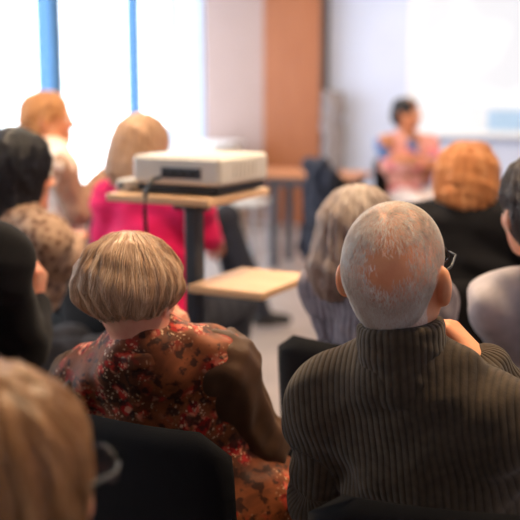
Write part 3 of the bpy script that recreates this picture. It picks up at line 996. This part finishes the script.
# ------------------------------------------------------------------ the woman in the floral blouse
def stacked_bob(P):
    S = hair_solid(P, [((0, -.014, .03), (.104, .112, .092)), ((0, -.03, .006), (.109, .097, .047), .04), ((0, -.054, -.022), (.068, .047, .034), .03)], [FACE], .0016, 22, .0022, 3)
    hair_part(P, S, 'h_blonde', P['T']((.015, -.03, .13)), 5000, .13, .0007, .004, seed=3, spread=.7)
hB = W(133, 290, 1.86)
B = person('woman with an ash-blonde bob in a red floral blouse with brown sleeves', (-.10, 1.955), 32, hB, (26, -9, -5), female=True, hipz=.59,
   legs=dict(kl=np.array([-.12, 2.34, .535]), kr=np.array([-.03, 2.21, .54]), al=np.array([-.11, 2.24, .09]), ar=np.array([.02, 2.12, .09])),
   neck=W(146, 354, 1.84), shoulders=(W(90, 384, 1.96), W(216, 368, 1.87)),
   arms={'L': dict(elbow=W(66, 470, 2.02)), 
         'R': dict(elbow=W(260, 444, 1.93), wrist=W(190, 352, 2.06), dir=W(178, 318, 2.04) - W(190, 352, 2.06), palm=np.array([-.6, .1, .2]), curl=(.5, .9, .6))},
   s=.98, top=dict(mat='floral', t=.013, fold=.004, wl=.085, name='blouse', seed=12, hem=(.200, .165, .12), wide=1.12, collar=('band', .020, .068)), sleeves=dict(mat='brown_sleeve', t=.018), shr=.046,
   pants='brown_cloth', hs=.90, hair=stacked_bob, h=.0045, hc=.005)

# ------------------------------------------------------------------ the others
Cc = person('long-haired person wearing glasses, cut off at the lower left corner', (-.25, .90), 38, W(-6, 490, .93), (38, 2, 0), female=True,
   neck=W(-16, 602, .90), s=.95, top=dict(mat='black_cloth'), hair=bob('h_golden', 3200, .0008, .005, long=.24, length=.26, seed=5, scale=1.0), hc=.008, h=.0055)
glasses(Cc, 'black_plastic')
person('woman with a grey-blonde bob in a grey ribbed sweater, seated before the bald man', (.365, 2.46), 30, W(360, 232, 2.55), (38, -2, 4), female=True,
   neck=W(373, 278, 2.48), s=.96, chest_yaw=46, arms={'L': dict(elbow=W(340, 352, 2.52)), 'R': dict(elbow=np.array([.44, 2.50, .72]))}, top=dict(mat='rib_grey', t=.014), pants='grey_trousers', hair=bob('h_greyblonde', 3000, .0011, .0055, scale=.95, long=.055, length=.16, seed=7), hc=.006)
def fluffy(mat, n, seed, sc=1., lump=.0028, r=.0013):
    def f(P):
        S = hair_solid(P, [((0, -.018, .032), (.094 * sc, .108 * sc, .094 * sc)), ((0, -.05, -.035), (.084 * sc, .075 * sc, .066), .05)], [((0, .12, -.04), (.068, .08, .1), .02)], .002, 17, lump, seed)
        hair_part(P, S, mat, P['T']((0, -.03, .12)), n, .08, r, .0055, seed=seed, wav=.5, lift=.006)
    return f
person('person with fluffy copper-red hair in a black jacket', (.70, 3.26), 12, W(467, 183, 3.32), (14, -4, 0), female=True, hs=1.08,
   neck=W(464, 216, 3.27), s=1.14, top=dict(mat='black_cloth', t=.022, fold=.006, collar=('band', .03, .075), name='jacket'), hair=fluffy('h_red', 4200, 9, 1.0, .003, .001), hc=.008)
person('person with short dark-grey hair in a pale lavender shirt, at the right edge', (.835, 2.25), 2, W(541, 207, 2.20), (-14, -3, -4), female=False,
   neck=W(580, 284, 2.18), s=.9, top=dict(mat='lavender', t=.014, name='shirt'), hair=fluffy('h_steel', 2600, 13, .93, .002, .001), hc=.007)
person('woman with a light-brown bob in a raspberry pink top, behind the projector stand', (-.43, 3.80), 30, W(143, 148, 3.85), (34, 0, 3), female=True,
   neck=W(150, 190, 3.80), s=1.12, hs=1.05, top=dict(mat='pink_cloth', t=.018),
   arms={'R': dict(elbow=W(203, 232, 3.75), wrist=W(212, 240, 4.0))}, hair=bob('h_light', 1800, .0014, .006, long=.02, length=.13, seed=15), hc=.008, h=.007)
person('woman with long black hair in a brown patterned blouse, by the windows', (-.87, 3.10), 42, W(17, 172, 3.08), (52, -4, 0), female=True, hs=1.08,
   neck=W(9, 219, 3.03), s=1.0, top=dict(mat='brown_print', t=.014, name='blouse'),
   arms={'R': dict(elbow=W(64, 264, 3.05), wrist=W(74, 242, 3.25)), 'L': dict(wrist=np.array([-.97, 3.36, .66]))}, hair=bob('h_black', 2600, .0013, .006, long=.19, length=.22, seed=17), hc=.008, h=.007)
person('person with sandy hair in profile, in a beige top coloured pale on the torso as if window-lit', (-.90, 4.37), 65, W(49, 119, 4.42), (86, 0, 0),
   neck=W(47, 153, 4.38), s=1.02, top=dict(mat='white_shirt', t=.016, name='shirt'), sleeves=dict(mat='tan_cloth', t=.016),
   arms={'R': dict(elbow=W(78, 212, 4.22), wrist=W(104, 176, 4.35), dir=np.array([.5, .2, .6]))},
   skin='skin_warm', hair=fluffy('h_ginger', 1500, 19, .95, .003, .0018), hc=.009, h=.007)
person('person dressed all in black at the left edge, one pale hand raised', (-1.03, 2.32), 38, W(-72, 168, 2.34), (40, 0, 0), hipz=.585,
   legs=dict(kl=np.array([-1.03, 2.72, .535]), kr=np.array([-.89, 2.66, .535]), al=np.array([-1.02, 2.45, .09]), ar=np.array([-.89, 2.42, .09])),
   neck=W(-62, 232, 2.30), s=1.0, top=dict(mat='black_cloth', t=.024, fold=.003, name='coat'),
   arms={'R': dict(elbow=W(22, 345, 2.30), wrist=W(34, 306, 2.42), dir=np.array([.12, .05, .6]), palm=np.array([-1, .2, 0]), curl=(.8, .9, .5))},
   hair=fluffy('h_black', 1500, 21, 1.), hc=.008, h=.006)
person('person in dark clothes on the chair behind the pink-clad woman, legs stretched out', (-.70, 5.77), 76, W(146, 142, 5.82), (78, -6, 0),
   neck=W(140, 168, 5.78), s=1.0, top=dict(mat='navy_coat', name='jacket'), legs=dict(kl=np.array([-.24, 6.0, .62]), kr=np.array([-.19, 5.78, .70]), al=np.array([-.13, 6.05, .09]), ar=np.array([.02, 5.80, .12])),
   hair=fluffy('h_steel', 900, 23, .95, .003, .002), hc=.01, h=.008)
SX, SY = 1.22, 8.05
person('speaker sitting with folded arms in a pink patterned top before the whiteboard', (SX, SY), 165, W(407, 113, 8.0), (118, 0, 0),
   neck=W(407, 138, 8.06), s=1.06, hs=1.05, top=dict(mat='pink_print', t=.014, name='blouse'), pants='pale_trousers', skin='skin_warm',
   arms={'L': dict(elbow=W(437, 168, 7.93), wrist=W(410, 160, 7.80), dir=np.array([-1, 0, .1]), palm=np.array([0, 1, 0.])),
         'R': dict(elbow=W(388, 168, 7.98), wrist=W(420, 164, 7.78), dir=np.array([1, 0, .1]), palm=np.array([0, 1, 0.]))},
   hair=fluffy('h_black', 900, 25, .9, .002, .002), hc=.01, h=.008)

# ------------------------------------------------------------------ projector stand, projector and what lies on it
TS = radians(28)
SXv = np.array([cos(TS), -sin(TS), 0]); SYv = np.array([sin(TS), cos(TS), 0])
RS = np.stack([SXv, SYv, EZ], 1)
def unit(c, ex):      # helper: object frame with x along the stand's near edge
    return c
PZ = 1.135
col_p = np.array([-.188, 2.84, 0])
st = empty('projector_stand', col_p, -TS, 'tall grey-columned projector stand with two beech shelves', 'stand')
MB().box((0, 0, .60), (.045, .045, 1.02), bev=.006).build('column', M['dark_metal'], st)
MB().box((.0, 0, .075), (.05, .50, .04), bev=.008).box((-.0, 0, .075), (.42, .05, .04), bev=.008).build('foot_frame', M['dark_metal'], st)
for x, y in ((0, .23), (0, -.23), (.19, 0), (-.19, 0)):
    c = MB().tube([(x - .012, y, .028), (x + .012, y, .028)], .026, 14).tube([(x, y, .03), (x, y, .06)], .008, 8).build('caster', M['black_plastic'], st)
def shelf(z, near, w, d):
    """near: world xy of the near corner; w runs to the left, d to the right and back"""
    n_ = np.array([near[0], near[1], 0]); c = n_ - SXv * w / 2 + SYv * d / 2
    l = (c - col_p) @ RS
    MB().box((l[0], l[1], z), (w, d, .022), bev=.003).build('shelf', M['beech'], st)
    MB().box((l[0] * .5, l[1] * .5, z - .026), (abs(l[0]) + .06, .04, .03), bev=.004).build('shelf_bracket', M['dark_metal'], st)
shelf(PZ, (-.14, 2.68), .34, .36)
shelf(.895, (.006, 2.60), .235, .31)
pc = np.array([-.14, 2.68, 0]) - SXv * .135 + SYv * .19
pj = empty('projector', pc + EZ * (PZ + .0115), -TS, 'white box projector on a dark base on the upper stand shelf', 'projector')
MB().box((0, 0, .016), (.27, .27, .022), bev=.004).build('base', M['black_plastic'], pj)
for x in (-.1, .1):
    for y in (-.1, .1): MB().tube([(x, y, 0), (x, y, .008)], .012, 10).build('foot', M['black_plastic'], pj)
MB().box((0, 0, .068), (.29, .285, .08), bev=.010).build('casing', M['white_plastic'], pj)
MB().box((.02, -.143, .062), (.13, .004, .03), bev=.001).build('port_panel', M['dark_metal'], pj)
for x in (-.03, .0, .03, .06): MB().box((x, -.147, .062), (.018, .008, .012), bev=.001).build('socket', M['black_plastic'], pj)
MB().tube([(-.09, .143, .07), (-.09, .16, .07)], .03, 20).build('lens_ring', M['black_plastic'], pj)
for k in range(6): MB().box((.1465, -.06 + k * .024, .07), (.003, .012, .04)).build('vent_slot', M['white_plastic'], pj)
l0 = pc + RS @ np.array([-.02, -.16, PZ + .07])
p0 = pc + EZ * 0
cw = [pc + RS @ np.array(q) for q in ((-.045, -.149, PZ + .06), (-.05, -.18, PZ + .056), (-.055, -.208, PZ + .02), (-.056, -.212, PZ - .03), (-.055, -.205, PZ - .14), (-.07, -.13, PZ - .30), (-.09, -.04, PZ - .6), (-.09, -.0, .16), (-.10, .05, .03), (-.12, .10, .008), (-.16, .22, .008))]
o = MB().tube(cw, .006, 8).build('cable', M['black_plastic'], None, True); tag(o, 'black cable hanging from the projector over the shelf edge', 'cable')
q = pc + RS @ np.array([-.185, -.10, PZ + .0115])
ad = empty('power_adapter', q, -TS, 'small white adapter block lying left of the projector', 'adapter')
MB().box((0, 0, .018), (.05, .07, .034), bev=.006).build('casing', M['white_plastic'], ad)
MB().tube([(0, -.035, .018), (0, -.05, .018)], .006, 8).build('plug', M['black_plastic'], ad)

# ------------------------------------------------------------------ furniture at the far end
tb = empty('table', (.33, 8.05, 0), -RA, 'brown-topped table on dark legs beside the orange wooden door', 'table')
MB().box((0, 0, .745), (1.05, .62, .028), bev=.004).build('tabletop', M['brown_wood'], tb)
MB().box((0, 0, .70), (.96, .54, .06), bev=.004).build('under_frame', M['dark_metal'], tb)
for x in (-.16, .42):
    for y in (-.2, .2):
        MB().box((x, y, .345), (.06, .06, .69), bev=.005).build('leg', M['dark_metal'], tb)
cb = empty('low_cabinet', R_(.26, .78), -RA, 'low white cabinet with a cream top in the window corner', 'cabinet')
MB().box((0, 0, .42), (.46, .80, .84), bev=.004).build('body', M['white_plastic'], cb)
MB().box((0, 0, .855), (.50, .84, .03), bev=.004).build('top', M['white_frame'], cb)
for y in (-.2, .2):
    dd = MB().box((.232, y, .43), (.012, .38, .76), bev=.003).build('door', M['white_plastic'], cb)
    MB().tube([(.245, y * .2, .45), (.245, y * .2, .57)], .006, 8).build('handle', M['chrome'], dd)
lt = empty('side_table', (-.20, 8.75, 0), -RA, 'low pale side table between the pier and the brown table', 'table')
MB().box((0, 0, .44), (.5, .42, .03), bev=.004).build('tabletop', M['white_plastic'], lt)
for x in (-.21, .21):
    for y in (-.17, .17): MB().box((x, y, .213), (.03, .03, .425), bev=.003).build('leg', M['chrome'], lt)

# chair with a coat, and the coat-like shape by the door
dup(chair0, (.74, 6.745, 0), -radians(70), 'black padded chair with a dark coat over it, near the brown table', group='black audience chairs')
def coat(name, top, w, h, th, yaw, mat, label, seed, hanger=False):
    R = rotz(-radians(yaw)); p = np.array(top, float)
    S = Solid()
    F = lambda x, y, z: p + R @ np.array([x, y, z])
    S.cone(F(-w * .30, 0, -.04), F(w * .30, 0, -.04), th * .5, th * .5, .05)
    S.cone(F(-w * .18, 0, -.08), F(-w * .25, 0, -h + .05), th * .6, th * .75, .06)
    S.cone(F(w * .18, 0, -.08), F(w * .25, 0, -h + .05), th * .6, th * .75, .06)
    S.cone(F(0, 0, -.08), F(0, 0, -h + .08), th * .6, th * .7, .06)
    S.cone(F(-w * .38, .01, -.08), F(-w * .46, .02, -h * .75), th * .45, th * .36, .02)
    S.cone(F(w * .38, .01, -.08), F(w * .46, .02, -h * .75), th * .45, th * .36, .02)
    S.warp = folds(seed, .012, .10, (1, 1, .3)); S.amp = .024
    v, f = S.mesh(.01)
    root = empty(name, (p[0], p[1], p[2] - h), -radians(yaw), label, 'coat')
    obj('cloth', v, f, M[mat], root)
    Q = MB().tube([F(-.05, -th * .5, -.05), F(0, -th * .6, -.01), F(.05, -th * .5, -.05)], .012, 8)
    Q.build('collar', M[mat], root, True, local=False)
    return root
coat('coat', (.385, 6.615, .96), .42, .66, .10, 70, 'navy_coat', 'blue-black coat draped over the chair near the brown table', 31)
coat('coat_like_shape', W(334, 92, 10.32), .20, .95, .10, -RA * 57.3, 'grey_cloth', 'slim grey-brown coat-like shape on the wall beside the wooden door', 33)  # coat form is a guess for an unidentified dark shape
